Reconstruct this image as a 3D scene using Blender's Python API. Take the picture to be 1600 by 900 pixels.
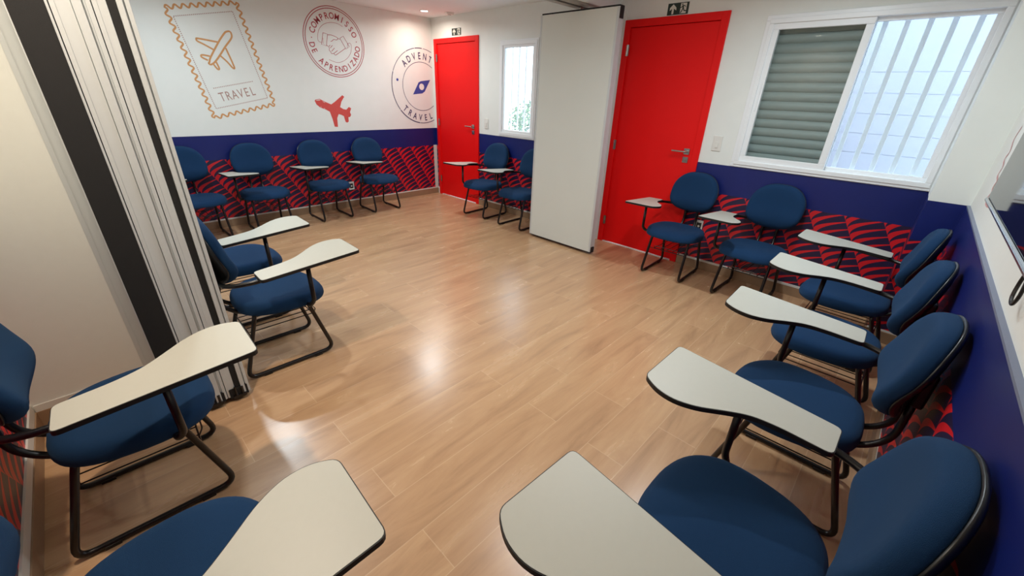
import bpy, bmesh, math, random
from mathutils import Vector, Matrix
PI = math.pi
random.seed(7)
for o in list(bpy.data.objects): bpy.data.objects.remove(o)
S = bpy.context.scene
COL = S.collection

# ------------------------------------------------------------------ camera
YAW, PITCH, ROLL = 0.756524516, 0.447627212, 0.0367630047
FPX = 630.0136
fw = Vector((-math.sin(YAW)*math.cos(PITCH), math.cos(YAW)*math.cos(PITCH), -math.sin(PITCH)))
rt = fw.cross(Vector((0, 0, 1))).normalized(); up = rt.cross(fw)
r2 = rt*math.cos(ROLL)+up*math.sin(ROLL); u2 = -rt*math.sin(ROLL)+up*math.cos(ROLL)
cam = bpy.data.cameras.new('camera'); co = bpy.data.objects.new('camera', cam); COL.objects.link(co)
M = Matrix((r2, u2, -fw)).transposed().to_4x4(); M.translation = Vector((5.41985, -3.92115, 1.47713))
co.matrix_world = M
cam.sensor_width = 36; cam.lens = FPX/1600*36; cam.clip_start = .02; cam.clip_end = 200
S.camera = co

# ------------------------------------------------------------------ world, exposure, lamp strengths
w = bpy.data.worlds.new('world'); S.world = w; w.use_nodes = True
bg = w.node_tree.nodes['Background']; bg.inputs[0].default_value = (.80, .90, 1, 1); bg.inputs[1].default_value = 5.5
S.view_settings.view_transform = 'Standard'; S.view_settings.look = 'None'
S.view_settings.gamma = 1; S.view_settings.use_curve_mapping = False
S.view_settings.exposure = 0.0
DOWN_W = 14.0
DOWN_COL = (.83, .945, 1)
WARM_COL = (1, .83, .66)
TUBE_W = 13.0
TUBE_COL = (.90, .96, 1)

# ------------------------------------------------------------------ materials
def lin(c):
    return tuple(((v/255)/12.92 if v/255 <= .04045 else ((v/255+.055)/1.055)**2.4) for v in c)+(1,)
class N:
    """tiny node helper"""
    def __init__(s, name):
        s.m = bpy.data.materials.new(name); s.m.use_nodes = True; s.t = s.m.node_tree
        s.b = s.t.nodes['Principled BSDF']
    def n(s, typ, **k):
        x = s.t.nodes.new(typ)
        for a, v in k.items(): setattr(x, a, v)
        return x
    def link(s, a, b): s.t.links.new(a, b)
    def math(s, op, a, b=None, c=None):
        x = s.n('ShaderNodeMath', operation=op)
        for i, v in enumerate((a, b, c)):
            if v is None: continue
            if isinstance(v, (int, float)): x.inputs[i].default_value = v
            else: s.link(v, x.inputs[i])
        return x.outputs[0]
    def mix(s, f, a, b):
        x = s.n('ShaderNodeMix', data_type='RGBA')
        for i, v in ((0, f), (6, a), (7, b)):
            if isinstance(v, (int, float)): x.inputs[i].default_value = v
            elif isinstance(v, tuple): x.inputs[i].default_value = v
            else: s.link(v, x.inputs[i])
        return x.outputs[2]
    def pos(s):
        t = s.n('ShaderNodeTexCoord'); x = s.n('ShaderNodeSeparateXYZ'); s.link(t.outputs['Object'], x.inputs[0])
        return t.outputs['Object'], x.outputs[0], x.outputs[1], x.outputs[2]
def pbr(name, c, rough=.5, metal=0, noise=.06, scale=30, bump=0, bscale=400, spec=.5, sheen=0):
    k = N(name); k.b.inputs['Roughness'].default_value = rough; k.b.inputs['Metallic'].default_value = metal
    k.b.inputs['Specular IOR Level'].default_value = spec
    co_, x, y, z = k.pos()
    L = lin(c); nz = k.n('ShaderNodeTexNoise'); nz.inputs['Scale'].default_value = scale; nz.inputs['Detail'].default_value = 4
    k.link(co_, nz.inputs['Vector'])
    a = tuple(v*(1-noise) for v in L[:3])+(1,); b = tuple(min(1, v*(1+noise)) for v in L[:3])+(1,)
    k.link(k.mix(nz.outputs[0], a, b), k.b.inputs['Base Color'])
    if bump:
        n2 = k.n('ShaderNodeTexNoise'); n2.inputs['Scale'].default_value = bscale; k.link(co_, n2.inputs['Vector'])
        bp = k.n('ShaderNodeBump'); bp.inputs['Strength'].default_value = bump; bp.inputs['Distance'].default_value = .002
        k.link(n2.outputs[0], bp.inputs['Height']); k.link(bp.outputs[0], k.b.inputs['Normal'])
    if sheen: k.b.inputs['Sheen Weight'].default_value = sheen; k.b.inputs['Sheen Tint'].default_value = (.25, .5, .8, 1)
    return k.m
WHITE = (236, 238, 232)
BLUE = (24, 34, 104)
RED = (222, 30, 42)
DARK = (38, 30, 66)
def mural(name, axis, sign=1, phase=0.0):
    """white paint, blue band, red feather-weave band, white strip: bands by height on the wall"""
    k = N(name); co_, x, y, z = k.pos(); u = x if axis == 'x' else y
    if sign < 0: u = k.math('MULTIPLY', u, -1)
    P = .235
    sh = k.math('ADD', k.math('ADD', u, k.math('MULTIPLY', z, .57)), phase)
    q = k.math('DIVIDE', sh, P); s = k.math('FRACT', q); band = k.math('FLOOR', q)
    h = k.math('MULTIPLY', k.math('POWER', s, .55), .098)
    t = k.math('FRACT', k.math('DIVIDE', k.math('ADD', k.math('SUBTRACT', h, z), .64), .0505))
    wd = k.math('SUBTRACT', .98, k.math('MULTIPLY', k.math('POWER', s, .45), .86))
    red = k.math('LESS_THAN', t, wd)
    nz = k.n('ShaderNodeTexNoise'); nz.inputs['Scale'].default_value = 9; k.link(co_, nz.inputs['Vector'])
    pat = k.mix(red, lin(DARK), lin(RED))
    pat = k.mix(k.math('MULTIPLY', nz.outputs[0], .12), pat, lin((30, 14, 30)))
    wh = k.mix(nz.outputs[0], lin((234, 238, 234)), lin((240, 243, 239)))
    bl = k.mix(nz.outputs[0], lin((15, 30, 98)), lin((18, 34, 108)))
    c = k.mix(k.math('GREATER_THAN', z, .7315), pat, bl)
    c = k.mix(k.math('GREATER_THAN', z, .979), c, wh)
    c = k.mix(k.math('LESS_THAN', z, .096), c, wh)
    k.link(c, k.b.inputs['Base Color'])
    rg = k.math('ADD', .38, k.math('MULTIPLY', k.math('GREATER_THAN', z, .979), .3)); k.link(rg, k.b.inputs['Roughness'])
    return k.m
def floor_mat():
    k = N('wood_plank_tile'); co_, x, y, z = k.pos()
    rx = k.math('DIVIDE', k.math('SUBTRACT', x, 3.21), .19); row = k.math('FLOOR', rx); fx = k.math('FRACT', rx)
    par = k.math('FLOORED_MODULO', row, 2)
    v = k.math('DIVIDE', k.math('SUBTRACT', k.math('ADD', y, 3.77), k.math('MULTIPLY', par, .343)), 1.14)
    iv = k.math('FLOOR', v); fv = k.math('FRACT', v)
    cid = k.n('ShaderNodeCombineXYZ'); k.link(row, cid.inputs[0]); k.link(iv, cid.inputs[1])
    wn = k.n('ShaderNodeTexWhiteNoise', noise_dimensions='3D'); k.link(cid.outputs[0], wn.inputs['Vector'])
    # stretched grain, shifted per plank
    cv = k.n('ShaderNodeCombineXYZ')
    k.link(k.math('ADD', k.math('MULTIPLY', x, 6.5), k.math('MULTIPLY', wn.outputs[0], 37)), cv.inputs[0])
    k.link(k.math('ADD', k.math('MULTIPLY', y, .95), k.math('MULTIPLY', wn.outputs[0], 91)), cv.inputs[1])
    g1 = k.n('ShaderNodeTexNoise'); g1.inputs['Scale'].default_value = 1.5; g1.inputs['Detail'].default_value = 7; g1.inputs['Roughness'].default_value = .62; g1.inputs['Distortion'].default_value = .7
    k.link(cv.outputs[0], g1.inputs['Vector'])
    g2 = k.n('ShaderNodeTexNoise'); g2.inputs['Scale'].default_value = 9; g2.inputs['Detail'].default_value = 5
    k.link(cv.outputs[0], g2.inputs['Vector'])
    r1 = k.n('ShaderNodeValToRGB'); k.link(g1.outputs[0], r1.inputs[0])
    e = r1.color_ramp.elements; e[0].position = .26; e[0].color = lin((166, 130, 98)); e[1].position = .78; e[1].color = lin((216, 178, 138))
    m = r1.color_ramp.elements.new(.46); m.color = lin((198, 157, 118)); m = r1.color_ramp.elements.new(.58); m.color = lin((208, 168, 127))
    c = k.mix(k.math('MULTIPLY', g2.outputs[0], .35), r1.outputs[0], lin((194, 152, 112)))
    c = k.mix(k.math('MULTIPLY', wn.outputs[0], .26), c, lin((176, 136, 104)))
    ed = k.math('MINIMUM', k.math('MINIMUM', fx, k.math('SUBTRACT', 1, fx)), 1)
    ge = k.math('LESS_THAN', ed, .008)
    gv = k.math('LESS_THAN', k.math('MINIMUM', fv, k.math('SUBTRACT', 1, fv)), .0014)
    gr = k.math('MAXIMUM', ge, gv)
    c = k.mix(k.math('MULTIPLY', gr, .45), c, lin((226, 194, 158)))
    k.link(c, k.b.inputs['Base Color'])
    k.link(k.math('ADD', .20, k.math('MULTIPLY', g1.outputs[0], .12)), k.b.inputs['Roughness'])
    k.b.inputs['Specular IOR Level'].default_value = .8
    bp = k.n('ShaderNodeBump'); bp.inputs['Strength'].default_value = .12; bp.inputs['Distance'].default_value = .001
    k.link(k.math('SUBTRACT', g1.outputs[0], gr), bp.inputs['Height']); k.link(bp.outputs[0], k.b.inputs['Normal'])
    return k.m
def glass_mat(name='window_glass', haze=.0):
    k = N(name); t = k.t; out = t.nodes['Material Output']; t.nodes.remove(k.b)
    tr = k.n('ShaderNodeBsdfTransparent'); tr.inputs[0].default_value = (.93, .96, .96, 1)
    gl = k.n('ShaderNodeBsdfGlossy'); gl.inputs['Roughness'].default_value = .02
    fr = k.n('ShaderNodeFresnel'); fr.inputs[0].default_value = 1.5
    ge = k.n('ShaderNodeNewGeometry'); ff = k.math('MULTIPLY', fr.outputs[0], k.math('SUBTRACT', 1, ge.outputs['Backfacing']))
    mx = k.n('ShaderNodeMixShader'); k.link(ff, mx.inputs[0]); k.link(tr.outputs[0], mx.inputs[1]); k.link(gl.outputs[0], mx.inputs[2])
    tl = k.n('ShaderNodeBsdfTranslucent'); tl.inputs[0].default_value = (.9, .95, 1, 1)
    m2 = k.n('ShaderNodeMixShader'); m2.inputs[0].default_value = haze; k.link(mx.outputs[0], m2.inputs[1]); k.link(tl.outputs[0], m2.inputs[2])  # haze share imitates daylight glare in the pane and pales the bars
    k.link(m2.outputs[0], out.inputs[0]); return k.m
def emit_mat(name, c, s):
    k = N(name); k.b.inputs['Emission Color'].default_value = (*c, 1); k.b.inputs['Emission Strength'].default_value = s; return k.m
MT = dict(
    muralA=mural('mural_left_paint', 'y', 1, .945-.57*.736+.0), muralB=mural('mural_back_paint', 'x', 1, -4.916-.57*.734+.235*25),
    muralC=mural('mural_side_paint', 'x', -1, .1), muralD=mural('mural_right_paint', 'y', -1, .05),
    floor=floor_mat(), glass=glass_mat(), glare=glass_mat('glare_haze_glass', .09),
    ceil=pbr('ceiling_paint', (236, 242, 242), .8, noise=.02), white=pbr('white_wall_paint', WHITE, .65, noise=.02),
    base=pbr('wood_look_skirting', (160, 130, 102), .4, noise=.12, scale=14), strip=pbr('white_strip', (228, 226, 220), .5, noise=.02),
    gap_light=pbr('white_gap_light', (235, 232, 228), .3, noise=.03), cap=pbr('grey_cap', (120, 128, 150), .45, noise=.03),
    red=pbr('red_lacquer', (240, 14, 15), .5, noise=.03, scale=3, spec=.25), chrome=pbr('brushed_chrome', (190, 188, 184), .25, 1, noise=.03),
    upvc=pbr('white_aluminium', (243, 246, 248), .3, noise=.01), slat=pbr('grey_shutter_slat', (150, 158, 154), .5, noise=.04),
    blkp=pbr('black_plastic', (18, 18, 20), .32, noise=.1), felt=pbr('black_gasket', (26, 26, 27), .8, noise=.1, bump=.3),
    alu=pbr('aluminium_profile', (176, 172, 168), .38, .6, noise=.03), alul=pbr('pale_aluminium', (208, 213, 214), .45, .15, noise=.02),
    panel=pbr('panel_laminate', (222, 226, 220), .5, noise=.02, scale=5),
    fabric=pbr('blue_upholstery', (18, 52, 88), .85, noise=.14, scale=500, bump=.6, bscale=900, spec=.2, sheen=.12),
    steel=pbr('black_enamel_tube', (22, 19, 19), .28, noise=.05), lam=pbr('pale_laminate', (194, 192, 180), .42, noise=.02, scale=60),
    rubber=pbr('black_edge_band', (20, 19, 20), .55, noise=.05),
    signg=pbr('dark_green_sign', (34, 52, 46), .5, noise=.04), signw=pbr('pale_sign_print', (226, 226, 216), .5, noise=.02),
    plate=pbr('white_plastic', (232, 230, 224), .35, noise=.01), hole=pbr('dark_socket', (40, 38, 36), .6),
    tan=pbr('tan_wall_print', (214, 158, 104), .7, noise=.06), mauve=pbr('mauve_wall_print', (180, 144, 134), .7), crim=pbr('crimson_wall_print', (178, 60, 72), .7, noise=.08),
    coral=pbr('coral_wall_print', (214, 82, 76), .7, noise=.05), ink=pbr('ink_wall_print', (74, 62, 104), .7, noise=.1), indigo=pbr('indigo_wall_print', (62, 74, 160), .7, noise=.05),
    grey=pbr('grey_wall_print', (140, 136, 132), .7), pinkp=pbr('faded_pink_wall_print', (214, 160, 156), .7, noise=.1),
    ext=pbr('exterior_white_render', (158, 166, 180), .8, noise=.02), leaf=pbr('green_leaf', (64, 112, 26), .6, noise=.3, scale=6), stem=pbr('brown_stem', (92, 70, 50), .8),
    screen=pbr('dark_gloss_screen', (12, 16, 20), .04, noise=0, spec=1.0), warm=emit_mat('lamp_lens', (1, .9, .75), 14), tube=emit_mat('tube_lens', TUBE_COL, 6),
)
MT['screen'].node_tree.nodes['Principled BSDF'].inputs['IOR'].default_value = 2.3

# ------------------------------------------------------------------ mesh helpers
def link(name, bm, mat, parent=None, smooth=False, bevel=0):
    me = bpy.data.meshes.new(name)
    bmesh.ops.recalc_face_normals(bm, faces=bm.faces[:]) if len(bm.faces) > 0 else None
    bm.to_mesh(me); bm.free()
    for m in (mat if isinstance(mat, (list, tuple)) else [mat]): me.materials.append(m)
    if smooth: me.polygons.foreach_set('use_smooth', [True]*len(me.polygons))
    o = bpy.data.objects.new(name, me); COL.objects.link(o)
    if parent is not None: o.parent = parent
    if bevel:
        b = o.modifiers.new('bevel', 'BEVEL'); b.width = bevel; b.segments = 2; b.limit_method = 'ANGLE'
    return o
def box(bm, x0, x1, y0, y1, z0, z1):
    v = [bm.verts.new((x, y, z)) for x in (x0, x1) for y in (y0, y1) for z in (z0, z1)]
    for f in ((0, 1, 3, 2), (4, 6, 7, 5), (0, 4, 5, 1), (2, 3, 7, 6), (0, 2, 6, 4), (1, 5, 7, 3)): bm.faces.new([v[i] for i in f])
def boxes(*l):
    bm = bmesh.new()
    for b in l: box(bm, *b)
    return bm
def rounded(pts, r=.03, n=5):
    """polyline with rounded corners; r may be a list per interior point"""
    P = [Vector(p) for p in pts]; out = [P[0]]
    for i in range(1, len(P)-1):
        ri = r[i-1] if isinstance(r, (list, tuple)) else r
        a = (P[i-1]-P[i]); b = (P[i+1]-P[i]); d = min(ri, a.length*.49, b.length*.49)
        A = P[i]+a.normalized()*d; B = P[i]+b.normalized()*d
        for k in range(n+1):
            t = k/n; out.append(A*(1-t)**2+P[i]*2*t*(1-t)+B*t*t)
    out.append(P[-1]); return out
def tube(bm, pts, rad, seg=8):
    P = [Vector(p) for p in pts]; rings = []
    t0 = (P[1]-P[0]).normalized(); nrm = t0.orthogonal().normalized()
    for i, p in enumerate(P):
        t = ((P[min(i+1, len(P)-1)]-P[max(i-1, 0)])).normalized()
        nrm = (nrm-t*nrm.dot(t)).normalized(); bn = t.cross(nrm)
        rings.append([bm.verts.new(p+(nrm*math.cos(2*PI*k/seg)+bn*math.sin(2*PI*k/seg))*rad) for k in range(seg)])
    for a, b in zip(rings, rings[1:]):
        for k in range(seg): bm.faces.new((a[k], a[(k+1) % seg], b[(k+1) % seg], b[k]))
    bm.faces.new(rings[0][::-1]); bm.faces.new(rings[-1])
def disc(bm, c, r, h, axis='z', seg=32, r2_=None):
    r2_ = r if r2_ is None else r2_
    def P(a, rr, hh):
        q = (rr*math.cos(a), rr*math.sin(a), hh)
        q = {'z': q, 'x': (q[2], q[0], q[1]), 'y': (q[0], q[2], q[1])}[axis]
        return Vector(c)+Vector(q)
    A = [bm.verts.new(P(2*PI*k/seg, r, 0)) for k in range(seg)]; B = [bm.verts.new(P(2*PI*k/seg, r2_, h)) for k in range(seg)]
    for k in range(seg): bm.faces.new((A[k], A[(k+1) % seg], B[(k+1) % seg], B[k]))
    bm.faces.new(A[::-1]); bm.faces.new(B)
def struct(name, bm, mat, bevel=0, smooth=False):
    o = link(name, bm, mat, None, smooth, bevel); o['kind'] = 'structure'; return o
def empty(name, loc=(0, 0, 0), rz=0, kind=None):
    o = bpy.data.objects.new(name, None); o.empty_display_size = .05; COL.objects.link(o); o.location = loc; o.rotation_euler = (0, 0, rz)
    if kind: o['kind'] = kind
    return o
def tag(o, label, cat, group=None):
    o['label'] = label; o['category'] = cat
    if group: o['group'] = group
    return o
def wall_with_holes(u0, u1, z0, z1, holes, mk):
    """cells around the holes; mk(u0,u1,z0,z1) adds a box"""
    us = sorted({u0, u1, *[h[0] for h in holes], *[h[1] for h in holes]}); zs = sorted({z0, z1, *[h[2] for h in holes], *[h[3] for h in holes]})
    for a, b in zip(us, us[1:]):
        for c, d in zip(zs, zs[1:]):
            if any(h[0] <= a and b <= h[1] and h[2] <= c and d <= h[3] for h in holes): continue
            mk(a, b, c, d)

# ------------------------------------------------------------------ room shell
LX, WY, H = 5.7234, -4.41, 2.38
T = .15
struct('floor', boxes((-T, LX+T, WY-T, 0.0, -.1, 0)), MT['floor'])
struct('ceiling', boxes((-T, LX+T, WY-T, T, H, H+.1)), MT['ceil'])
struct('wall_left', boxes((-T, 0, WY, 0, 0, H)), MT['muralA'])
HOLES = [(.116, .936, 0, 2.075), (3.118, 3.928, 0, 2.075), (1.40, 1.985, 1.0, 2.035), (4.29, 5.535, 1.0, 2.05)]
bm = bmesh.new(); wall_with_holes(-T, LX+T, 0, H, HOLES, lambda a, b, c, d: box(bm, a, b, 0, T, c, d))
bmesh.ops.remove_doubles(bm, verts=bm.verts[:], dist=1e-5)
struct('wall_back', bm, MT['muralB'])
struct('wall_front', boxes((-T, LX+T, WY-T, WY, 0, H)), MT['muralC'])
struct('wall_right', boxes((LX, LX+T, WY, 0, 0, H)), MT['white'])
PX0, PY = 5.54, -.384
struct('wall_pier', boxes((PX0, LX, PY, 0, 0, H)), MT['muralB'])
struct('wall_wainscot', boxes((LX-.013, LX, WY, PY, .0, .973)), MT['muralD'])
struct('trim_1', boxes((LX-.0145, LX, WY, PY, .973, .981)), MT['cap'])
# white strip and skirting
def skirt(n, side, *bs):
    struct('baseboard_'+side, boxes(*bs), MT['base'], .001)
skirt(1, 'left', (0, .012, WY, -.0, 0, .082))
skirt(2, 'back', (.996, 2.87, -.012, 0, 0, .082), (3.99, PX0, -.012, 0, 0, .082), (PX0-.012, PX0, PY, 0, 0, .082), (PX0-.012, LX-.013, PY-.012, PY, 0, .082))
skirt(3, 'front', (2.88, LX-.013, WY, WY+.012, 0, .082), (0, 2.79, WY, WY+.012, 0, .082))
skirt(4, 'right', (LX-.025, LX-.013, WY, PY, 0, .082))
struct('trim_2', boxes((0, .006, WY, -.045, .082, .097), (0, .007, -.056, -.0, .082, .735)), MT['strip'])
struct('trim_3', boxes((.996, 2.87, -.013, 0, .080, .097), (3.99, PX0, -.013, 0, .080, .097)), MT['strip'])
struct('trim_7', boxes((2.87, 3.057, -.010, 0, .0, 2.2)), MT['white'])
struct('trim_4', boxes((2.876, LX-.013, WY, WY+.007, .082, .13)), MT['strip'])
# soffit with the track of the folding partition, stub wall
struct('ceiling_beam', boxes((2.77, 2.98, WY, 0, 2.20, H)), MT['ceil'])
tr_ = empty('partition_track', (2.875, 0, 2.2)); tag(tr_, 'grey aluminium ceiling track the partition panels hang from', 'track')
link('rail', boxes((-.085, -.02, WY, -.02, -.016, 0), (.02, .085, WY, -.02, -.016, 0)), MT['alu'], tr_)
link('groove', boxes((-.02, .02, WY, -.02, -.006, 0)), MT['felt'], tr_)
struct('wall_partition', boxes((2.80, 2.876, WY, -4.0, 0, 2.2)), MT['white'])
struct('trim_5', boxes((2.876, 2.884, WY+.012, -4.0, .082, .115)), MT['strip'])
struct('baseboard_partition', boxes((2.876, 2.888, WY+.012, -4.0, 0, .082)), MT['base'])
struct('trim_6', boxes((2.79, 2.90, -4.0, -3.985, 0, 2.2), (2.79, 2.892, -3.985, -3.947, 0, 2.2)), MT['alul'])

# ------------------------------------------------------------------ doors
def door(n, x0, x1, hinge_z):
    d = empty('door_%d' % n, (x0, 0, 0), 0, 'structure'); W_ = x1-x0
    bmf = boxes((0, .062, -.016, T*.9, 0, 2.13), (W_-.062, W_, -.016, T*.9, 0, 2.13), (.062, W_-.062, -.016, T*.9, 2.07, 2.13))
    box(bmf, .05, .075, .036, .06, 0, 2.08); box(bmf, W_-.075, W_-.05, .036, .06, 0, 2.08); box(bmf, .05, W_-.05, .036, .06, 2.05, 2.08)
    link('frame', bmf, MT['red'], d, bevel=.003)
    leaf = link('leaf', boxes((.064, W_-.064, -.002, .035, .012, 2.066)), MT['red'], d, bevel=.002)
    link('gap_light_strip', boxes((.062, W_-.062, -.012, T, 0, .006)), MT['gap_light'], d)  # white strip stands in for light leaking under the door
    for z in hinge_z:
        b = bmesh.new(); tube(b, [(.060, -.020, z-.047), (.060, -.020, z+.047)], .0065, 10)
        box(b, .045, .075, -.0175, -.0145, z-.045, z+.045)
        link('hinge', b, MT['chrome'], d)
    lx = W_-.118
    b = boxes((lx-.026, lx+.026, -.012, -.002, 1.03, 1.082))
    tube(b, rounded([(lx, -.004, 1.056), (lx, -.05, 1.056), (lx-.125, -.05, 1.056)], .012), .0085, 10)
    link('lever_handle', b, MT['chrome'], d, bevel=.002)
    b = boxes((lx-.026, lx+.026, -.010, -.002, .957, 1.008)); tube(b, [(lx, -.004, .983), (lx, -.016, .983)], .011, 14)
    link('lock_plate', b, MT['chrome'], d, bevel=.002)
    return d
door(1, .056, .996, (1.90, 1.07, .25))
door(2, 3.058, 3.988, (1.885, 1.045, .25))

# ------------------------------------------------------------------ windows
def frame4(bm, x0, x1, z0, z1, t, y0, y1):
    box(bm, x0, x1, y0, y1, z1-t, z1); box(bm, x0, x1, y0, y1, z0, z0+t); box(bm, x0, x0+t, y0, y1, z0+t, z1-t); box(bm, x1-t, x1, y0, y1, z0+t, z1-t)
w1 = empty('window_1', (0, 0, 0), 0, 'structure')
bm = bmesh.new(); frame4(bm, 1.385, 2.0, .985, 2.05, .03, -.012, .0); frame4(bm, 1.402, 1.983, 1.002, 2.033, .035, -.018, .07)
link('frame', bm, MT['upvc'], w1, bevel=.003)
bm = bmesh.new(); frame4(bm, 1.436, 1.95, 1.036, 2.0, .03, -.006, .035); link('sash', bm, MT['upvc'], w1, bevel=.003)
link('glass', boxes((1.464, 1.922, .012, .016, 1.064, 1.972)), MT['glare'], w1)
for i in range(5):
    x = 1.487+i*.112; link('security_bar', boxes((x-.011, x+.011, .108, .118, 1.0, 2.035)), MT['upvc'], w1, bevel=.003)
b = boxes((1.437, 1.447, -.014, -.006, 1.44, 1.55)); link('latch', b, MT['upvc'], w1, bevel=.002)

w2 = empty('window_2', (0, 0, 0), 0, 'structure')
bm = bmesh.new(); frame4(bm, 4.265, 5.54, .982, 2.072, .035, -.012, 0.0); frame4(bm, 4.292, 5.533, 1.002, 2.048, .032, -.02, .09)
link('frame', bm, MT['upvc'], w2, bevel=.003)
bm = bmesh.new(); frame4(bm, 4.318, 4.925, 1.03, 2.022, .045, -.008, .028); link('sash', bm, MT['upvc'], w2, bevel=.003)
link('glass', boxes((4.362, 4.882, .010, .014, 1.073, 1.979)), MT['glass'], w2)
bm = bmesh.new(); frame4(bm, 4.885, 5.505, 1.03, 2.022, .03, .034, .062)
link('rear_sash', bm, MT['upvc'], w2, bevel=.003)
link('glass', boxes((4.914, 5.476, .046, .050, 1.06, 1.992)), MT['glare'], w2)
# roller shutter (closed behind the left sash)
bm = bmesh.new(); prof = []; n = 15*8
for k in range(n+1):
    ph = (k % 8)/8; prof.append((.080-.016*math.sin(PI*ph)**.7, 1.034+.99*k/n))
F_ = [[bm.verts.new((x, y, z)) for y, z in prof] for x in (4.324, 4.90)]; G_ = [[bm.verts.new((x, y+.012, z)) for y, z in prof] for x in (4.324, 4.90)]
for k in range(n):
    bm.faces.new((F_[0][k], F_[1][k], F_[1][k+1], F_[0][k+1])); bm.faces.new((G_[0][k], G_[0][k+1], G_[1][k+1], G_[1][k]))
for k in (0, n): bm.faces.new((F_[0][k], F_[1][k], G_[1][k], G_[0][k]))
link('roller_shutter', bm, MT['slat'], w2)
link('shutter_guide', boxes((4.90, 4.925, .068, .10, 1.034, 2.02)), MT['upvc'], w2)
for i in range(6):
    x = 5.42-i*.1135
    if x > 4.9: link('security_bar', boxes((x-.015, x+.015, .116, .124, 1.0, 2.05)), MT['upvc'], w2, bevel=.003)
bm = boxes((4.338, 4.350, -.014, -.008, 1.42, 1.62)); link('latch', bm, MT['upvc'], w2, bevel=.002)

# ------------------------------------------------------------------ outside
struct('ground', boxes((-6, 12, T, 9, -.25, -.15)), MT['ext'])
bm = bmesh.new(); box(bm, 3.2, 9, 1.45, 1.6, -.15, 4.2)
z = .2
while z < 1.9:
    box(bm, 3.2, 9, 1.44-.008*(1.9-z), 1.46, z, z+.172); z += .175
struct('wall_neighbour', bm, MT['ext'])
def shrub(c, R_, n, label):
    t = empty('shrub', c); tag(t, label, 'shrub')
    bm = bmesh.new(); rnd = random.Random(3)
    for i in range(n):
        d = Vector((rnd.gauss(0, 1), rnd.gauss(0, 1), rnd.gauss(0, 1))).normalized()*(R_*rnd.uniform(.45, 1))
        p = Vector((d.x, d.y, d.z*1.15+1.15)); a = Vector((rnd.gauss(0, 1), rnd.gauss(0, 1), rnd.gauss(0, .6))).normalized(); b = a.orthogonal().normalized()
        l = rnd.uniform(.05, .09)
        q = [p, p+a*l*.5+b*l*.28, p+a*l, p+a*l*.5-b*l*.28]
        bm.faces.new([bm.verts.new(v) for v in q])
    link('foliage', bm, MT['leaf'], t)
    bm = bmesh.new()
    for i in range(6):
        a = i*1.05; tube(bm, [(0, 0, 0), (.05*math.cos(a), .05*math.sin(a), .5), (.25*math.cos(a), .25*math.sin(a), 1.1)], .014, 6)
    link('stem', bm, MT['stem'], t)
shrub((.36, 1.75, -.18), .40, 1300, 'green leafy shrub outside, seen low through the narrow barred window')

# ------------------------------------------------------------------ folding partition panels
def panel(y0, thick, label, kind, x0=2.452, x1=3.292):
    t = empty('partition_panel', ((x0+x1)/2, y0+thick/2, .0)); hx = (x1-x0)/2; ht = thick/2
    tag(t, label, 'partition panel', 'sliding partition panels')
    link('board', boxes((-hx+.02, hx-.022, -ht, ht, .03, 2.150)), MT['panel'], t, bevel=.001)
    prof = boxes((hx-.022, hx, -ht-.001, -ht+.012, .03, 2.15), (hx-.022, hx, ht-.012, ht+.001, .03, 2.15), (hx-.022, hx-.010, -ht+.012, ht-.012, .03, 2.15))
    box(prof, -hx, -hx+.02, -ht-.001, ht+.001, .03, 2.15)
    if kind == 'ridge': box(prof, hx-.010, hx+.006, -ht+.052, ht-.022, .03, 2.15); box(prof, hx-.010, hx-.003, -ht+.012, -ht+.050, .03, 2.15)
    if kind == 'slot': box(prof, hx-.010, hx-.002, -ht+.012, -ht+.036, .03, 2.15); box(prof, hx-.010, hx+.004, -ht+.062, ht-.018, .03, 2.15)
    link('edge_profile', prof, MT['alul'], t, bevel=.001)
    if kind == 'black': link('gasket', boxes((hx-.010, hx+.004, -ht+.002, ht-.006, .04, 2.14)), MT['felt'], t, bevel=.003)
    if kind == 'slot': link('gasket', boxes((hx-.010, hx-.001, -ht+.038, -ht+.060, .04, 2.14)), MT['felt'], t, bevel=.002)
    if kind == 'plain': link('gasket', boxes((hx-.012, hx-.002, -ht+.012, ht-.012, .08, 2.07)), MT['alul'], t, bevel=.001)
    cp = boxes((-hx+.01, hx-.004, -ht+.006, ht-.006, 2.150, 2.163), (-hx+.01, hx-.004, -ht+.006, ht-.006, .018, .030))
    box(cp, hx-.02, hx+.003, -ht+.008, ht-.008, 2.07, 2.16); box(cp, hx-.02, hx+.003, -ht+.008, ht-.008, .02, .075)
    link('end_seal', cp, MT['felt'], t)
    h = boxes((-.012, .012, -.012, .012, 2.163, 2.186)); link('hanger', h, MT['chrome'], t)
    if kind in ('slot', 'ridge'):
        b = boxes((hx, hx+.014, -.03, .03, .02, .034)); tube(b, [(hx+.006, -.012, .02), (hx+.006, -.012, .085)], .006, 8); tube(b, [(hx+.006, .016, .02), (hx+.006, .016, .075)], .006, 8)
        link('floor_bolt', b, MT['steel'], t)
    return t
panel(-3.945, .095, 'white partition panel with a wide black edge, nearest of the left stack', 'black')
panel(-3.845, .098, 'partition panel with a ridged pale metal edge, middle of the left stack', 'ridge')
panel(-3.742, .097, 'partition panel with a narrow black slot in its metal edge, beside the blue chairs', 'slot')
panel(-.517, .075, 'white partition panel standing before the far red door, its full face showing', 'plain')

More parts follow.
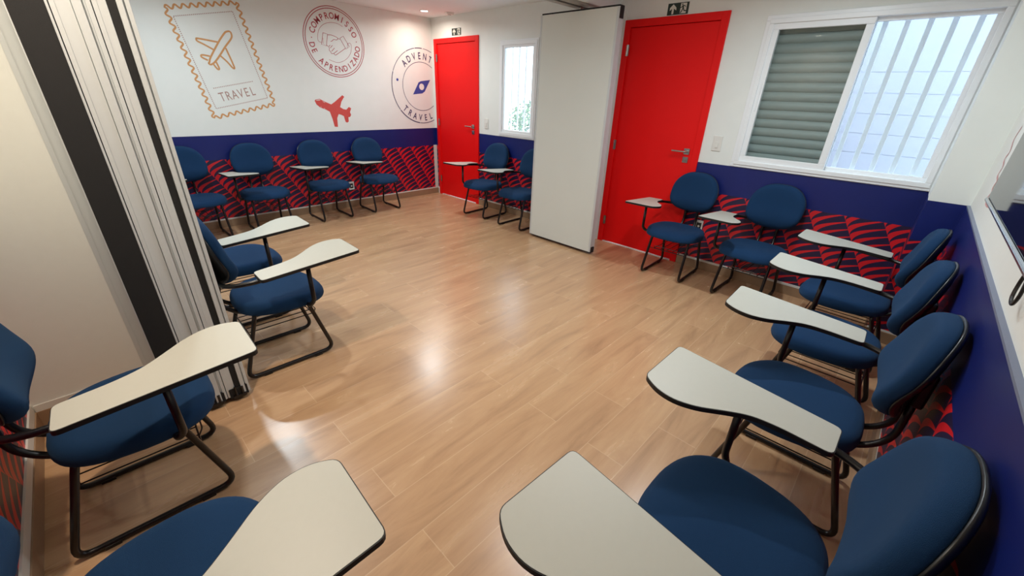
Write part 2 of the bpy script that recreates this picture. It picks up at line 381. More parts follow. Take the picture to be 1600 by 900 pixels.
# ------------------------------------------------------------------ wall prints (decals)
def on_wall(side):
    if side == 'A': return lambda u, v, d=.0012: Vector((d, u, v))
    if side == 'B': return lambda u, v, d=.0012: Vector((u, -d, v))
    if side == 'D': return lambda u, v, d=.0012: Vector((LX-d, u, v))
def stroke(bm, pts, wd, f, closed=False, d=.0012):
    P = [Vector((a, b)) for a, b in pts]
    if closed and (P[0]-P[-1]).length > 1e-6: P.append(P[0])
    n = len(P); L = []; Rr = []
    for i, p in enumerate(P):
        if closed and i in (0, n-1): a, b = P[-2], P[1]
        else: a, b = P[max(i-1, 0)], P[min(i+1, n-1)]
        t = (b-a).normalized(); nn = Vector((-t.y, t.x))*wd/2
        L.append(bm.verts.new(f(*(p+nn), d))); Rr.append(bm.verts.new(f(*(p-nn), d)))
    for i in range(n-1): bm.faces.new((L[i], L[i+1], Rr[i+1], Rr[i]))
def catm(pts, n=4, closed=False):
    P = [Vector(p) for p in pts]
    if closed: P = [P[-1]]+P+[P[0], P[1]]
    else: P = [P[0]]+P+[P[-1]]
    out = []
    for i in range(1, len(P)-2):
        for k in range(n):
            t = k/n; a, b, c, d = P[i-1:i+3]
            out.append(tuple(.5*((2*b)+(c-a)*t+(2*a-5*b+4*c-d)*t*t+(3*b-a-3*c+d)*t**3)))
    if not closed: out.append(tuple(P[-2]))
    return out
def fill(bm, pts, f, d=.0012):
    vs = [bm.verts.new(f(a, b, d)) for a, b in pts]; fc = bm.faces.new(vs); fc.normal_update(); bmesh.ops.triangulate(bm, faces=[fc], ngon_method='EAR_CLIP')
def circ(cy, cz, r, a0=0, a1=360, n=72): return [(cy+r*math.cos(math.radians(a0+(a1-a0)*k/n)), cz+r*math.sin(math.radians(a0+(a1-a0)*k/n))) for k in range(n+1)]
def glyphs(bm, ch, h, x, y, ang, f, bold=0, d=.0014, narrow=1.0):
    cu = bpy.data.curves.new('t', 'FONT'); cu.body = ch; cu.size = h*1.37; cu.align_x = 'CENTER'; cu.align_y = 'CENTER' if False else 'BOTTOM_BASELINE'; cu.offset = bold; cu.resolution_u = 3
    o = bpy.data.objects.new('t', cu); COL.objects.link(o)
    bpy.context.view_layer.update()
    me = bpy.data.meshes.new_from_object(o.evaluated_get(bpy.context.evaluated_depsgraph_get()))
    c, s = math.cos(ang), math.sin(ang); base = len(bm.verts)
    vs = [bm.verts.new(f(x+c*v.co.x*narrow-s*(v.co.y-h/2), y+s*v.co.x*narrow+c*(v.co.y-h/2), d)) for v in me.vertices]
    for p in me.polygons:
        try: bm.faces.new([vs[i] for i in p.vertices])
        except ValueError: pass
    bpy.data.objects.remove(o); bpy.data.curves.remove(cu); bpy.data.meshes.remove(me)
def clip(bm, co_, no_):
    bmesh.ops.bisect_plane(bm, geom=bm.verts[:]+bm.edges[:]+bm.faces[:], plane_co=co_, plane_no=no_, clear_outer=True)
FA = on_wall('A')
# postage stamp print
st = tag(empty('wall_print', (0, -2.588, 1.687)), 'tan postage stamp outline with aeroplane and the word TRAVEL on the white wall', 'wall print', 'travel prints on the mural wall')
def local(f, c):
    return lambda u, v, d=.0012: f(u, v, d)-Vector(c)
fs = local(FA, (0, -2.588, 1.687))
TLc, TRc, BRc, BLc = (-2.972, 2.094), (-2.368, 2.216), (-2.202, 1.286), (-2.811, 1.152)
bm = bmesh.new()
def wavy(a, b, n):
    a, b = Vector(a), Vector(b); t = (b-a); nn = Vector((-t.y, t.x)).normalized(); out = []
    for k in range(n*10):
        s_ = k/(n*10); out.append(tuple(a+t*s_+nn*(.016*math.sin(2*PI*n*s_))))
    return out
rndw = random.Random(5)
loop = wavy(TLc, TRc, 9)+wavy(TRc, BRc, 14)+wavy(BRc, BLc, 9)+wavy(BLc, TLc, 14)
stroke(bm, loop, .0155, fs, True); link('wavy_border', bm, MT['tan'], st)
bm = bmesh.new()
def dots(a, b, n, wd=.0085):
    a, b = Vector(a), Vector(b)
    for k in range(n):
        p = a+(b-a)*((k+.2)/n); q = a+(b-a)*((k+.7)/n); stroke(bm, [tuple(p), tuple(q)], wd, fs)
q = [(-2.925, 2.03), (-2.42, 2.135), (-2.262, 1.35), (-2.775, 1.24)]
for i, n in ((0, 32), (1, 50), (2, 32), (3, 50)): dots(q[i], q[(i+1) % 4], n)
dots((-2.756, 1.43), (-2.37, 1.511), 24)
link('dotted_line', bm, MT['mauve'], st)
PLANE = [[(-2.727, 1.67), (-2.707, 1.713), (-2.604, 1.856), (-2.54, 1.932), (-2.518, 1.95), (-2.488, 1.956), (-2.476, 1.938), (-2.486, 1.896), (-2.559, 1.814), (-2.624, 1.734), (-2.68, 1.673), (-2.719, 1.647), (-2.737, 1.655)], [(-2.615, 1.851), (-2.77, 1.867), (-2.789, 1.861), (-2.785, 1.844), (-2.738, 1.821), (-2.668, 1.782)], [(-2.712, 1.72), (-2.775, 1.727), (-2.784, 1.708), (-2.737, 1.683)], [(-2.556, 1.805), (-2.519, 1.64), (-2.536, 1.63), (-2.572, 1.681), (-2.62, 1.732)], [(-2.671, 1.674), (-2.657, 1.617), (-2.673, 1.609), (-2.699, 1.653)]]
bm = bmesh.new()
for i, l in enumerate(PLANE):
    stroke(bm, catm(l, 4, i == 0), .0155, fs, i == 0, .0012+.0001*i)
link('aeroplane_outline', bm, MT['tan'], st)
bm = bmesh.new(); a = math.radians(12)
for i, ch in enumerate('TRAVEL'):
    s_ = -.150+i*.0605; glyphs(bm, ch, .088, -2.548+s_*math.cos(a), 1.386+s_*math.sin(a), a, fs, 0, .0012, .72)
link('lettering', bm, MT['mauve'], st)
# round commitment stamp
CC = (-1.40, 1.96)
ct = tag(empty('wall_print', (0, *CC)), 'round crimson stamp with clasped hands and COMPROMISSO DE APRENDIZADO around it', 'wall print', 'travel prints on the mural wall')
fc_ = local(FA, (0, *CC))
bm = bmesh.new()
for r, wd in ((.362, .0075), (.340, .0075)): stroke(bm, circ(*CC, r), wd, fc_, True)
link('double_ring', bm, MT['crim'], ct)
bm = bmesh.new(); 
fill(bm, circ(CC[0]+.271*math.cos(math.radians(174)), CC[1]+.271*math.sin(math.radians(174)), .006, n=12)[:-1], fc_); link('dot', bm, MT['crim'], ct); bm = bmesh.new()
fill(bm, circ(CC[0]+.271*math.cos(math.radians(7)), CC[1]+.271*math.sin(math.radians(7)), .006, n=12)[:-1], fc_); link('dot', bm, MT['crim'], ct); bm = bmesh.new()
def arc_text(bm, txt, c, r, a0, a1, h, f, top=True, bold=.001, narrow=.85):
    n = len(txt)
    for i, ch in enumerate(txt):
        if ch == ' ': continue
        a = math.radians(a0+(a1-a0)*i/(n-1)); x, y = c[0]+r*math.cos(a), c[1]+r*math.sin(a)
        glyphs(bm, ch, h, x, y, a-PI/2 if top else a+PI/2, f, bold, .0012, narrow)
arc_text(bm, 'COMPROMISSO', CC, .272, 158, 23, .066, fc_); link('lettering', bm, MT['crim'], ct); bm = bmesh.new()
arc_text(bm, 'DE           ', CC, .275, -171, -171+162*12/13, .066, fc_, False); link('lettering', bm, MT['crim'], ct); bm = bmesh.new()
arc_text(bm, '   APRENDIZADO', CC, .275, -171, -9, .066, fc_, False)
link('lettering', bm, MT['crim'], ct)
HAND = [[(-1.53, 2.048), (-1.478, 2.039), (-1.51, 1.918), (-1.566, 1.928), (-1.53, 2.048)], [(-1.479, 2.032), (-1.441, 2.035), (-1.391, 2.024), (-1.361, 2.01), (-1.376, 1.991), (-1.412, 1.992), (-1.43, 1.977), (-1.452, 1.968)], [(-1.565, 1.947), (-1.597, 1.961), (-1.596, 2.012), (-1.566, 2.082), (-1.504, 2.135), (-1.42, 2.161), (-1.339, 2.158), (-1.281, 2.135)], [(-1.334, 2.011), (-1.29, 2.039), (-1.228, 1.934), (-1.274, 1.905), (-1.334, 2.011)], [(-1.463, 1.931), (-1.483, 1.912), (-1.479, 1.895), (-1.484, 1.877), (-1.469, 1.86), (-1.46, 1.843), (-1.435, 1.845), (-1.422, 1.833), (-1.4, 1.838), (-1.283, 1.911)], [(-1.468, 1.9), (-1.437, 1.931)], [(-1.458, 1.866), (-1.416, 1.904)], [(-1.435, 1.845), (-1.383, 1.881)], [(-1.243, 1.964), (-1.215, 1.973), (-1.201, 1.946), (-1.219, 1.872), (-1.278, 1.803), (-1.36, 1.761), (-1.424, 1.755), (-1.503, 1.778)], [(-1.362, 2.008), (-1.338, 2.0)], [(-1.508, 1.925), (-1.49, 1.915)]]
bm = bmesh.new()
for i, l in enumerate(HAND):
    thin = i in (2, 8); stroke(bm, l if i in (0, 3) else catm(l, 4), .0035 if thin else .0052, fc_)
for k in range(5):
    stroke(bm, [(-1.553+.002*k, 1.945+.012*k), (-1.54+.002*k, 1.942+.012*k)], .003, fc_); stroke(bm, [(-1.262+.006*k*.5, 1.918+.011*k), (-1.25+.003*k, 1.925+.011*k)], .003, fc_)
link('clasped_hands', bm, MT['crim'], ct)
# red plane
REDP = [(-1.75, 1.329), (-1.737, 1.342), (-1.686, 1.35), (-1.661, 1.336), (-1.619, 1.316), (-1.582, 1.301), (-1.555, 1.29), (-1.503, 1.322), (-1.398, 1.397), (-1.377, 1.379), (-1.421, 1.323), (-1.447, 1.26), (-1.41, 1.238), (-1.372, 1.23), (-1.333, 1.263), (-1.305, 1.247), (-1.327, 1.201), (-1.316, 1.17), (-1.332, 1.146), (-1.357, 1.143), (-1.359, 1.091), (-1.382, 1.078), (-1.402, 1.089), (-1.414, 1.155), (-1.444, 1.171), (-1.479, 1.18), (-1.504, 1.132), (-1.511, 1.029), (-1.552, 1.035), (-1.565, 1.122), (-1.586, 1.207), (-1.633, 1.233), (-1.697, 1.256), (-1.735, 1.289)]
rp = tag(empty('wall_print', (0, -1.53, 1.21)), 'solid coral red aeroplane silhouette printed on the white wall', 'wall print', 'travel prints on the mural wall')
fr_ = local(FA, (0, -1.53, 1.21))
bm = bmesh.new(); fill(bm, REDP, fr_); link('silhouette', bm, MT['coral'], rp)
bm = bmesh.new(); fill(bm, [(-1.733, 1.331), (-1.728, 1.337), (-1.69, 1.343), (-1.678, 1.335)], fr_, .002)
stroke(bm, [(-1.69, 1.264), (-1.683, 1.259)], .006, fr_, d=.002); stroke(bm, [(-1.65, 1.245), (-1.641, 1.242)], .005, fr_, d=.002); stroke(bm, [(-1.655, 1.322), (-1.628, 1.31)], .004, fr_, d=.002)
link('highlight', bm, MT['white'], rp)
# adventure stamp, cut by the corner
CA = (-.21, 1.53)
at = tag(empty('wall_print', (0, *CA)), 'round violet compass stamp reading ADVENTURE TRAVEL, cut off by the corner', 'wall print', 'travel prints on the mural wall')
fa_ = local(FA, (0, *CA))
YC = Vector((0, -.022+.21, 0))
def done(bm, name, mat):
    clip(bm, YC, Vector((0, 1, 0))); link(name, bm, mat, at)
bm = bmesh.new()
for a0, a1, wd in ((62, 84, .007), (86, 100, .011), (101, 118, .009), (119, 158, .007), (159, 218, .010), (219, 262, .013), (263, 300, .009)):
    stroke(bm, circ(*CA, .478, a0, a1, 18), wd, fa_)
done(bm, 'outer_ring', MT['ink']); bm = bmesh.new()
stroke(bm, circ(*CA, .31), .0065, fa_, True); done(bm, 'inner_ring', MT['ink']); bm = bmesh.new()
arc_text(bm, 'ADVENTURE', CA, .388, 133, 24.5, .085, fa_, True, .0022, .72); done(bm, 'lettering', MT['ink']); bm = bmesh.new()
arc_text(bm, 'TRAVEL', CA, .402, -136, -71.5, .085, fa_, False, .0022, .72)
done(bm, 'lettering', MT['ink'])
bm = bmesh.new(); fill(bm, circ(-.21+.395*math.cos(math.radians(169)), 1.53+.395*math.sin(math.radians(169)), .017, n=16)[:-1], fa_); done(bm, 'dot', MT['indigo']); bm = bmesh.new()
RH = [(-.062, 1.624), (-.164, 1.472), (-.207, 1.446), (-.364, 1.429), (-.261, 1.585), (-.219, 1.602)]
hc = Vector((-.213, 1.530)); hole = circ(*hc, .042, n=24)[:-1]
outer = []
for k in range(24):   # outline sampled by angle so ring faces bridge cleanly
    a = 2*PI*k/24; d = Vector((math.cos(a), math.sin(a))); best = None
    for i in range(6):
        p, q_ = Vector(RH[i]), Vector(RH[(i+1) % 6]); e = q_-p; den = d.x*e.y-d.y*e.x
        if abs(den) < 1e-9: continue
        r_ = p-hc; t_ = (r_.x*e.y-r_.y*e.x)/den; s_ = (r_.x*d.y-r_.y*d.x)/den
        if t_ > 0 and -1e-6 <= s_ <= 1+1e-6: best = t_ if best is None else min(best, t_)
    outer.append(hc+d*best)
# snap nearest samples to the corners
for c_ in RH:
    i = min(range(24), key=lambda j: (outer[j]-Vector(c_)).length); outer[i] = Vector(c_)
Vo = [bm.verts.new(fa_(*p)) for p in outer]; Vh = [bm.verts.new(fa_(*p)) for p in hole]
for k in range(24): bm.faces.new((Vo[k], Vo[(k+1) % 24], Vh[(k+1) % 24], Vh[k]))
done(bm, 'compass_needle', MT['indigo'])

# ------------------------------------------------------------------ exit signs
def exit_sign(x0, x1, z0, z1, label):
    W_, h_ = x1-x0, z1-z0; t = tag(empty('exit_sign', ((x0+x1)/2, 0, z0)), label, 'sign', 'emergency exit signs')
    link('plate', boxes((-W_/2, W_/2, -.004, 0, 0, h_)), MT['signg'], t, bevel=.001)
    sx = lambda a: -W_/2+a*W_; f = lambda u, v, d=.0048: Vector((u, -d, v))
    bm = bmesh.new()
    A = [(.26, .91), (.42, .60), (.43, .36), (.31, .53), (.31, .07), (.215, .07), (.215, .53), (.11, .36), (.11, .62)]
    fill(bm, [(sx(a), b*h_) for a, b in A], f, .0048)
    link('arrow', bm, MT['signw'], t)
    bm = bmesh.new(); fill(bm, [(sx(a), b*h_) for a, b in ((.615, .07), (.90, .07), (.90, .93), (.615, .93))], f, .0048); link('doorway', bm, MT['signw'], t)
    bm = bmesh.new(); g = lambda l: [(sx(a), b*h_) for a, b in l]
    fill(bm, circ(sx(.70), .82*h_, .065*h_*1.0, n=12)[:-1], f, .0054)
    stroke(bm, g([(.72, .74), (.755, .44)]), .024*W_*3.0, f, d=.0054); stroke(bm, g([(.74, .48), (.70, .30), (.64, .09)]), .045*W_, f, d=.0054)
    stroke(bm, g([(.76, .48), (.81, .28), (.90, .27)]), .045*W_, f, d=.0054); stroke(bm, g([(.72, .70), (.66, .58), (.60, .55)]), .03*W_, f, d=.0054)
    stroke(bm, g([(.73, .72), (.82, .70), (.86, .58)]), .03*W_, f, d=.0054)
    link('running_figure', bm, MT['signg'], t)
exit_sign(3.449, 3.633, 2.137, 2.222, 'dark green exit sign with white arrow above the nearer red door')
exit_sign(.457, .646, 2.150, 2.230, 'small dark exit sign with white arrow above the far red door')

# ------------------------------------------------------------------ switches, sockets, ceiling fitting
def switch(x, z, label):
    t = tag(empty('light_switch', (x, 0, z)), label, 'switch', 'wall switches')
    link('plate', boxes((-.038, .038, -.008, 0, -.062, .062)), MT['plate'], t, bevel=.003)
    link('rocker', boxes((-.014, .014, -.013, -.006, -.036, .012)), MT['plate'], t, bevel=.002)
switch(4.118, 1.150, 'white wall switch between the nearer red door and the big window')
switch(1.142, 1.115, 'white wall switch between the far red door and the narrow window')
def socket(loc, rz, label):
    t = tag(empty('power_outlet', loc, rz), label, 'socket', 'wall sockets')
    bm = bmesh.new(); frame4(bm, -.036, .036, -.052, .052, .008, -.009, 0); box(bm, -.028, .028, -.005, 0, -.044, .044); link('plate', bm, MT['plate'], t)
    bm = bmesh.new(); box(bm, -.022, .022, -.0075, -.004, -.034, .030); link('insert', bm, MT['hole'], t, bevel=.002)
    bm = bmesh.new(); disc(bm, (0, -.0085, -.004), .010, .002, 'y', 12); link('pin_cover', bm, MT['plate'], t)
socket((0, -1.442, .283), PI/2, 'white framed power socket low on the feather pattern of the mural wall')
socket((4.128, 0, .412), 0, 'white framed power socket behind the blue chair beside the red door')
cf = tag(empty('ceiling_fitting', (.573, -.125, H)), 'small flat white fitting on the ceiling above the far exit sign', 'ceiling fitting')
bm = bmesh.new(); disc(bm, (0, 0, -.022), .05, .022, 'z', 28, .062); link('cover', bm, MT['plate'], cf, bevel=.003)
bm = bmesh.new(); disc(bm, (0, 0, -.026), .022, .005, 'z', 20); link('lens', bm, MT['alu'], cf)

# ------------------------------------------------------------------ lamps
def downlight(x, y, label, k=1.0, col=DOWN_COL):
    t = tag(empty('ceiling_downlight', (x, y, H)), label, 'ceiling light', 'recessed ceiling downlights')
    bm = bmesh.new()
    ro, ri = .062, .045; seg = 32
    A = [bm.verts.new((ro*math.cos(2*PI*i/seg), ro*math.sin(2*PI*i/seg), 0)) for i in range(seg)]
    B = [bm.verts.new((.97*ro*math.cos(2*PI*i/seg), .97*ro*math.sin(2*PI*i/seg), -.005)) for i in range(seg)]
    C = [bm.verts.new((ri*math.cos(2*PI*i/seg), ri*math.sin(2*PI*i/seg), -.003)) for i in range(seg)]
    for a, b in ((A, B), (B, C)):
        for i in range(seg): bm.faces.new((a[i], a[(i+1) % seg], b[(i+1) % seg], b[i]))
    link('trim_ring', bm, MT['plate'], t)
    bm = bmesh.new(); disc(bm, (0, 0, -.003), ri, .002, 'z', 28); link('lens', bm, MT['warm'], t)
    la = bpy.data.lights.new('downlight_lamp', 'AREA'); la.shape = 'DISK'; la.size = .085; la.energy = DOWN_W*k; la.color = col; la.spread = math.radians(165)
    lo = bpy.data.objects.new('downlight_lamp', la); COL.objects.link(lo); lo.parent = t; lo.location = (0, 0, -.008)
downlight(.395, -.379, 'round recessed downlight glowing in the ceiling near the far corner', .38, (1, .88, .76))
for x, y, k, c, l in ((1.05, -1.04, 1, DOWN_COL, 'above the chairs by the narrow window'), (1.0, -3.14, 1, DOWN_COL, 'above the chairs below the postage stamp print'),
        (2.25, -3.3, 1.1, DOWN_COL, 'added unseen to brighten the far room beside the panel stack'), (4.72, -1.2, 1.2, DOWN_COL, 'before the chair beside the nearer red door'),  # far room entry is an unseen lamp added for extra light
        (3.82, -3.95, 1.2, WARM_COL, 'over the chair by the beige partition wall')):
    downlight(x, y, 'recessed downlight '+l, k, c)
def tube_light(x, y, label):
    t = tag(empty('tube_light', (x, y, H)), label, 'ceiling light', 'slim ceiling tube lights')
    link('housing', boxes((-.61, .61, -.06, .06, -.05, 0)), MT['plate'], t, bevel=.006)
    bm = bmesh.new()
    for s in (-.03, .03): tube(bm, [(-.58, s, -.062), (.58, s, -.062)], .013, 12)
    link('tube', bm, MT['tube'], t)
    la = bpy.data.lights.new('tube_lamp', 'AREA'); la.shape = 'RECTANGLE'; la.size = 1.15; la.size_y = .09; la.energy = TUBE_W; la.color = TUBE_COL
    lo = bpy.data.objects.new('tube_lamp', la); COL.objects.link(lo); lo.parent = t; lo.location = (0, 0, -.08)
tube_light(4.3, -2.1, 'slim double tube light on the ceiling of the near room')

# ------------------------------------------------------------------ screen on the right wall
sc = tag(empty('wall_screen', (LX, -1.84, 1.118)), 'glossy dark wall screen with chrome lower edge, at the right edge of the photo', 'screen')
link('display', boxes((-.020, -.016, -.76, .76, .012, .72)), MT['screen'], sc)
link('housing', boxes((-.017, -.002, -.76, .76, .004, .73)), MT['blkp'], sc, bevel=.003)
bm = bmesh.new(); tube(bm, [(-.019, -.765, .002), (-.019, .765, -.002)], .009, 12); link('chrome_rail', bm, MT['chrome'], sc)
cb = tag(empty('cable_loop', (LX-.008, -2.39, 1.10)), 'thin dark cable loop hanging under the wall screen', 'cable')
bm = bmesh.new(); pts = [(-.02, .03, .02), (-.012, .035, -.01), (-.008, .025, -.045), (-.008, -.01, -.055), (-.01, -.03, -.03), (-.015, -.02, .0), (-.02, 0, .02)]
tube(bm, [tuple(p) for p in [Vector(q) for q in catm([(a, b) for a, b in [(y, z) for x, y, z in pts]], 4)] and [(-.012, a, b) for a, b in catm([(y, z) for x, y, z in pts], 4)]], .004, 8)
link('loop', bm, MT['steel'], cb)
FD = on_wall('D')
pk = tag(empty('wall_print', (LX, -.95, 1.2)), 'faded pink hand drawn print on the white wall beside the dark screen', 'wall print')
fd_ = local(FD, (LX, -.95, 1.2)); bm = bmesh.new()
stroke(bm, catm([(-1.06, 1.085), (-.99, 1.077), (-.90, 1.079), (-.87, 1.10), (-.90, 1.125), (-.86, 1.15), (-.88, 1.18), (-.80, 1.20), (-.82, 1.24), (-.74, 1.27), (-.78, 1.31), (-.70, 1.36), (-.74, 1.42)], 5), .014, fd_)
stroke(bm, catm([(-1.0, 1.10), (-.96, 1.13), (-.97, 1.19), (-.93, 1.25), (-.94, 1.33), (-.90, 1.40)], 5), .009, fd_)
link('brush_line', bm, MT['pinkp'], pk)

# ------------------------------------------------------------------ chairs
def superell(n, hw, yb, yf, ex=2.5, exb=3.2):
    out = []
    yc = (yb+yf)/2; hd = (yf-yb)/2
    for k in range(n):
        a = 2*PI*k/n; c, s = math.cos(a), math.sin(a); e = ex if s > 0 else exb
        out.append((hw*math.copysign(abs(c)**(2/e), c), yc+hd*math.copysign(abs(s)**(2/e), s)))
    return out
def puff(outline, c0, top, bot, rings_t, rings_b):
    """closed cushion: rings_t/b are (scale, frac) pairs, top()/bot() give height from (u,v,frac)"""
    bm = bmesh.new(); cx, cy = c0; R_ = []
    def ring(sc, fn, fr): return [bm.verts.new(fn(cx+(u-cx)*sc, cy+(v-cy)*sc, fr)) for u, v in outline]
    ct_ = bm.verts.new(top(cx, cy, 1.0)); cb_ = bm.verts.new(bot(cx, cy, 1.0))
    for sc, fr in rings_t: R_.append(ring(sc, top, fr))
    for sc, fr in rings_b: R_.append(ring(sc, bot, fr))
    n = len(outline)
    for k in range(n): bm.faces.new((ct_, R_[0][k], R_[0][(k+1) % n])); bm.faces.new((cb_, R_[-1][(k+1) % n], R_[-1][k]))
    for a, b in zip(R_, R_[1:]):
        for k in range(n): bm.faces.new((a[k], b[k], b[(k+1) % n], a[(k+1) % n]))
    return bm
TX, TF, TR = .363, .399, -.104
ZF, ZR = .672, .632
def tz(y): return ZR+(ZF-ZR)*(y-TR)/(TF-TR)
def make_chair():
    R = empty('tablet_arm_chair', (0, 0, 0))
    # seat cushion
    def ztop(u, v):
        f = max(0, (v-.10)/.16); return .440-.020*f*f-.010*math.exp(-((v+.02)/.10)**2)*(1-(u/.25)**2)+.010*(abs(u)/.24)**3
    ol = superell(56, .238, -.195, .262, 2.75, 2.9)
    ol = [(u*(1-.10*max(0, (.05-v)/.25)), v) for u, v in ol]
    top = lambda u, v, fr: (u, v, .374+(ztop(u, v)-.374)*fr)
    bot = lambda u, v, fr: (u, v, .374-.006*fr)
    bm = puff(ol, (0, .03), top, bot, [(.35, 1), (.62, .995), (.80, .97), (.90, .88), (.965, .68), (.995, .38), (1.0, .1)], [(.99, .3), (.95, .7), (.7, 1)])
    link('seat', bm, MT['fabric'], R, True)
    ol2 = superell(40, .205, -.165, .225, 2.4, 2.8)
    bm = puff(ol2, (0, .03), lambda u, v, fr: (u, v, .372), lambda u, v, fr: (u, v, .372-.012*fr), [(.5, 1), (1, 1)], [(1.0, .2), (.97, .8), (.9, 1)])
    link('seat_shell', bm, MT['blkp'], R, True)
    # backrest
    ZB, ZT = .548, .896; zc = (ZB+ZT)/2
    def spine(z):
        t = (z-ZB)/(ZT-ZB); return -.211+.026*math.exp(-((t-.24)/.22)**2)-.046*max(0, t-.15)**1.5
    def face(u): return .022*(abs(u)/.2)**2
    bo = []
    for k in range(56):
        a = 2*PI*k/56; c, s = math.cos(a), math.sin(a); e = 2.6 if s > 0 else 2.8
        u = .204*math.copysign(abs(c)**(2/e), c); v = zc+(ZT-ZB)/2*math.copysign(abs(s)**(2/e), s)
        u *= 1-.13*max(0, (v-zc)/.17)**1.5; bo.append((u, v))
    bt = lambda u, v, fr: (u, spine(v)+face(u)-.022+.046*fr, v)
    bb = lambda u, v, fr: (u, spine(v)+face(u)-.022-.010*fr, v)
    bm = puff(bo, (0, zc), bt, bb, [(.35, 1), (.6, 1), (.78, .98), (.89, .9), (.96, .7), (.992, .38), (1.0, .08)], [(.99, .5), (.95, 1), (.6, 1)])
    link('backrest', bm, MT['fabric'], R, True)
    st_ = lambda u, v, fr: (u, spine(v)+face(u)-.030, v)
    sb_ = lambda u, v, fr: (u, spine(v)+face(u)-.030-.022*fr, v)
    bo2 = [(u*1.002, zc+(v-zc)*1.002) for u, v in bo]
    bm = puff(bo2, (0, zc), st_, sb_, [(.5, 1), (1.0, 1)], [(1.003, .25), (.98, .5), (.90, .78), (.7, 1), (.4, 1)])
    sh = link('back_shell', bm, MT['blkp'], R, True)
    bm = boxes((-.085, .085, -.283, -.250, .60, .73)); link('mounting_plate', bm, MT['blkp'], sh, bevel=.008)
    # side sled tubes
    for s in (1, -1):
        bm = bmesh.new(); x = .177*s; xi = .165*s
        tube(bm, rounded([(xi*.55, .125, .372), (xi, .128, .372), (x, .229, .013), (x, -.245, .013), (xi, -.135, .372), (xi*.55, -.13, .372)], [.035, .06, .055, .05], 6), .0115, 10)
        leg = link('sled_leg', bm, MT['steel'], R, True)
        for y in (.13, -.15):
            link('glide', boxes((x-.014, x+.014, y-.022, y+.022, .0, .014)), MT['blkp'], leg, bevel=.002)
    bm = bmesh.new()
    for y in (.127, -.132): tube(bm, [(-.10, y, .372), (.10, y, .372)], .0115, 8)
    for x in (-.07, .07): box(bm, x-.014, x+.014, -.14, .135, .358, .366)
    link('seat_support', bm, MT['steel'], R)
    # backrest tubes
    for s in (1, -1):
        bm = bmesh.new(); x = .055*s
        tube(bm, rounded([(x*1.3, .02, .352), (x*1.2, -.175, .352), (x, -.262, .43), (x, -.262, .66)], [.07, .07], 7), .0115, 10)
        link('back_tube', bm, MT['steel'], R, True)
    # book rack
    bm = bmesh.new(); zr = .245
    for x in (-.11, -.055, 0, .055, .11): tube(bm, [(x, .168, zr+.006), (x, -.172, zr+.006)], .0028, 6)
    for y in (.168, -.175): tube(bm, [(-.172, y, zr), (.172, y, zr)], .0034, 6)
    tube(bm, rounded([(-.11, .168, zr), (-.11, .185, zr+.03), (.11, .185, zr+.03), (.11, .168, zr)], .01), .0028, 6)
    link('book_rack', bm, MT['steel'], R)
    # writing tablet
    o_ = [(TX, TR), (TX, TF), (TX-.252, TF), (TX-.285, TF-.055), (TX-.288, TF-.115), (TX-.262, TF-.175), (TX-.205, TF-.245), (TX-.165, TF-.30), (TX-.148, TF-.37), (TX-.139, TR)]
    P = [Vector((*p, 0)) for p in o_]; ol3 = []
    rad = [.022, .022, .022, .05, .05, .05, .05, .05, .05, .022]
    for i in range(len(P)):
        a = P[i-1]-P[i]; b = P[(i+1) % len(P)]-P[i]; d = min(rad[i], a.length*.48, b.length*.48)
        A = P[i]+a.normalized()*d; B = P[i]+b.normalized()*d
        for k in range(5): t = k/4; q_ = A*(1-t)**2+P[i]*2*t*(1-t)+B*t*t; ol3.append((q_.x, q_.y))
    cx = TX-.1; cy_ = .15
    def slab(scale_in, z0, z1):
        bm = bmesh.new(); n = len(ol3); pts = []
        for i in range(n):
            p = Vector(ol3[i]); t = (Vector(ol3[(i+1) % n])-Vector(ol3[i-1])).normalized(); nn = Vector((-t.y, t.x)); pts.append(p+nn*scale_in)
        A = [bm.verts.new((p.x, p.y, tz(p.y)+z1)) for p in pts]; B = [bm.verts.new((p.x, p.y, tz(p.y)+z0)) for p in pts]
        f1 = bm.faces.new(A); f2 = bm.faces.new(B[::-1]); f1.normal_update(); f2.normal_update()
        for i in range(n): bm.faces.new((A[i], B[i], B[(i+1) % n], A[(i+1) % n]))
        bmesh.ops.triangulate(bm, faces=[f1, f2], ngon_method='EAR_CLIP'); return bm
    # outline is ordered counter-clockwise: inward offset is +normal
    tb = link('writing_tablet', slab(.0025, -.016, .0), MT['lam'], R)
    link('edge_band', slab(0.0, -.0165, -.0012), MT['rubber'], tb)
    # tablet post and rear arm
    bm = bmesh.new(); tube(bm, rounded([(.272, .140, tz(.14)-.017), (.272, .140, .405), (.255, .120, .378), (.15, .110, .372)], [.03, .03], 5), .012, 10)
    box(bm, .236, .300, .10, .24, tz(.17)-.024, tz(.17)-.0195); link('tablet_post', bm, MT['steel'], R, True)
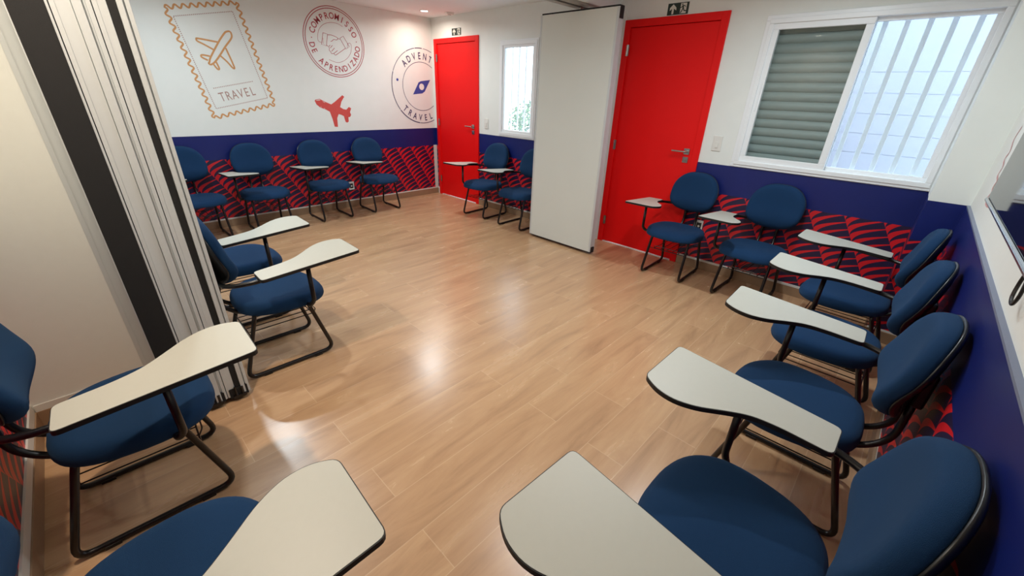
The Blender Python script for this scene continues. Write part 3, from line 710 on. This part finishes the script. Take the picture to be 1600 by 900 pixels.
    bm = bmesh.new(); tube(bm, rounded([(.285, .06, tz(.06)-.027), (.29, -.12, tz(-.12)-.030), (.24, -.235, .590), (.05, -.262, .585)], [.04, .06], 5), .0115, 10)
    link('tablet_arm', bm, MT['steel'], R, True)
    return R
C0 = make_chair(); first = [True]
def copy_tree(o, parent=None):
    c = o.copy(); COL.objects.link(c); c.parent = parent
    for ch in list(o.children): copy_tree(ch, c)
    return c
GA, GD, GB, GN, GR = 'blue tablet chairs along the mural wall', 'blue tablet chairs beside the far door', 'blue tablet chairs under the big window', 'blue tablet chairs along the front wall', 'blue tablet chairs along the right wall'
def chair(x, y, deg, label, group):
    o = C0 if first[0] else copy_tree(C0); first[0] = False
    o.location = (x, y, 0); o.rotation_euler = (0, 0, math.radians(deg)); tag(o, label, 'chair', group)
K = 'blue tablet arm chair '
chair(3.655, -4.072, -2, K+'before the beige partition wall, whole tablet in view', GN)
chair(2.993, -3.373, -1, K+'right beside the grey panel stack, its black back shell showing', GN)
chair(2.340, -3.382, -1.4, K+'behind the one beside the panel stack', GN)
chair(4.519, -4.087, -2.7, K+'at the bottom left edge, partly outside the photo', GN)
chair(5.407, -3.642, 87, K+'at the bottom edge, only its large pale tablet showing', GR)
chair(5.407, -2.960, 89, K+'at lower right, seat and big backrest nearest the camera', GR)
chair(5.405, -2.188, 91.5, K+'third from the far end of the right wall row', GR)
chair(5.400, -1.485, 90, K+'second from the far end of the right wall row', GR)
chair(5.390, -.775, 88.5, K+'standing against the corner pier, farthest of the right wall row', GR)
chair(4.052, -.299, 181.5, K+'partly before the nearer red door', GB)
chair(4.702, -.297, 178, K+'directly under the big window shutter', GB)
chair(.302, -1.207, -91, K+'nearest the far red door along the mural wall', GA)
chair(.307, -1.888, -90, K+'beside the low wall socket, below the clasped hands stamp', GA)
chair(.318, -2.593, -92, K+'below the postage stamp print', GA)
chair(.300, -3.208, -89, K+'along the mural wall, half hidden by the panel stack', GA)
chair(1.443, -.298, 183.6, K+'beside the far red door under the narrow window', GD)
chair(2.102, -.299, 181.5, K+'half hidden behind the white standing panel', GD)
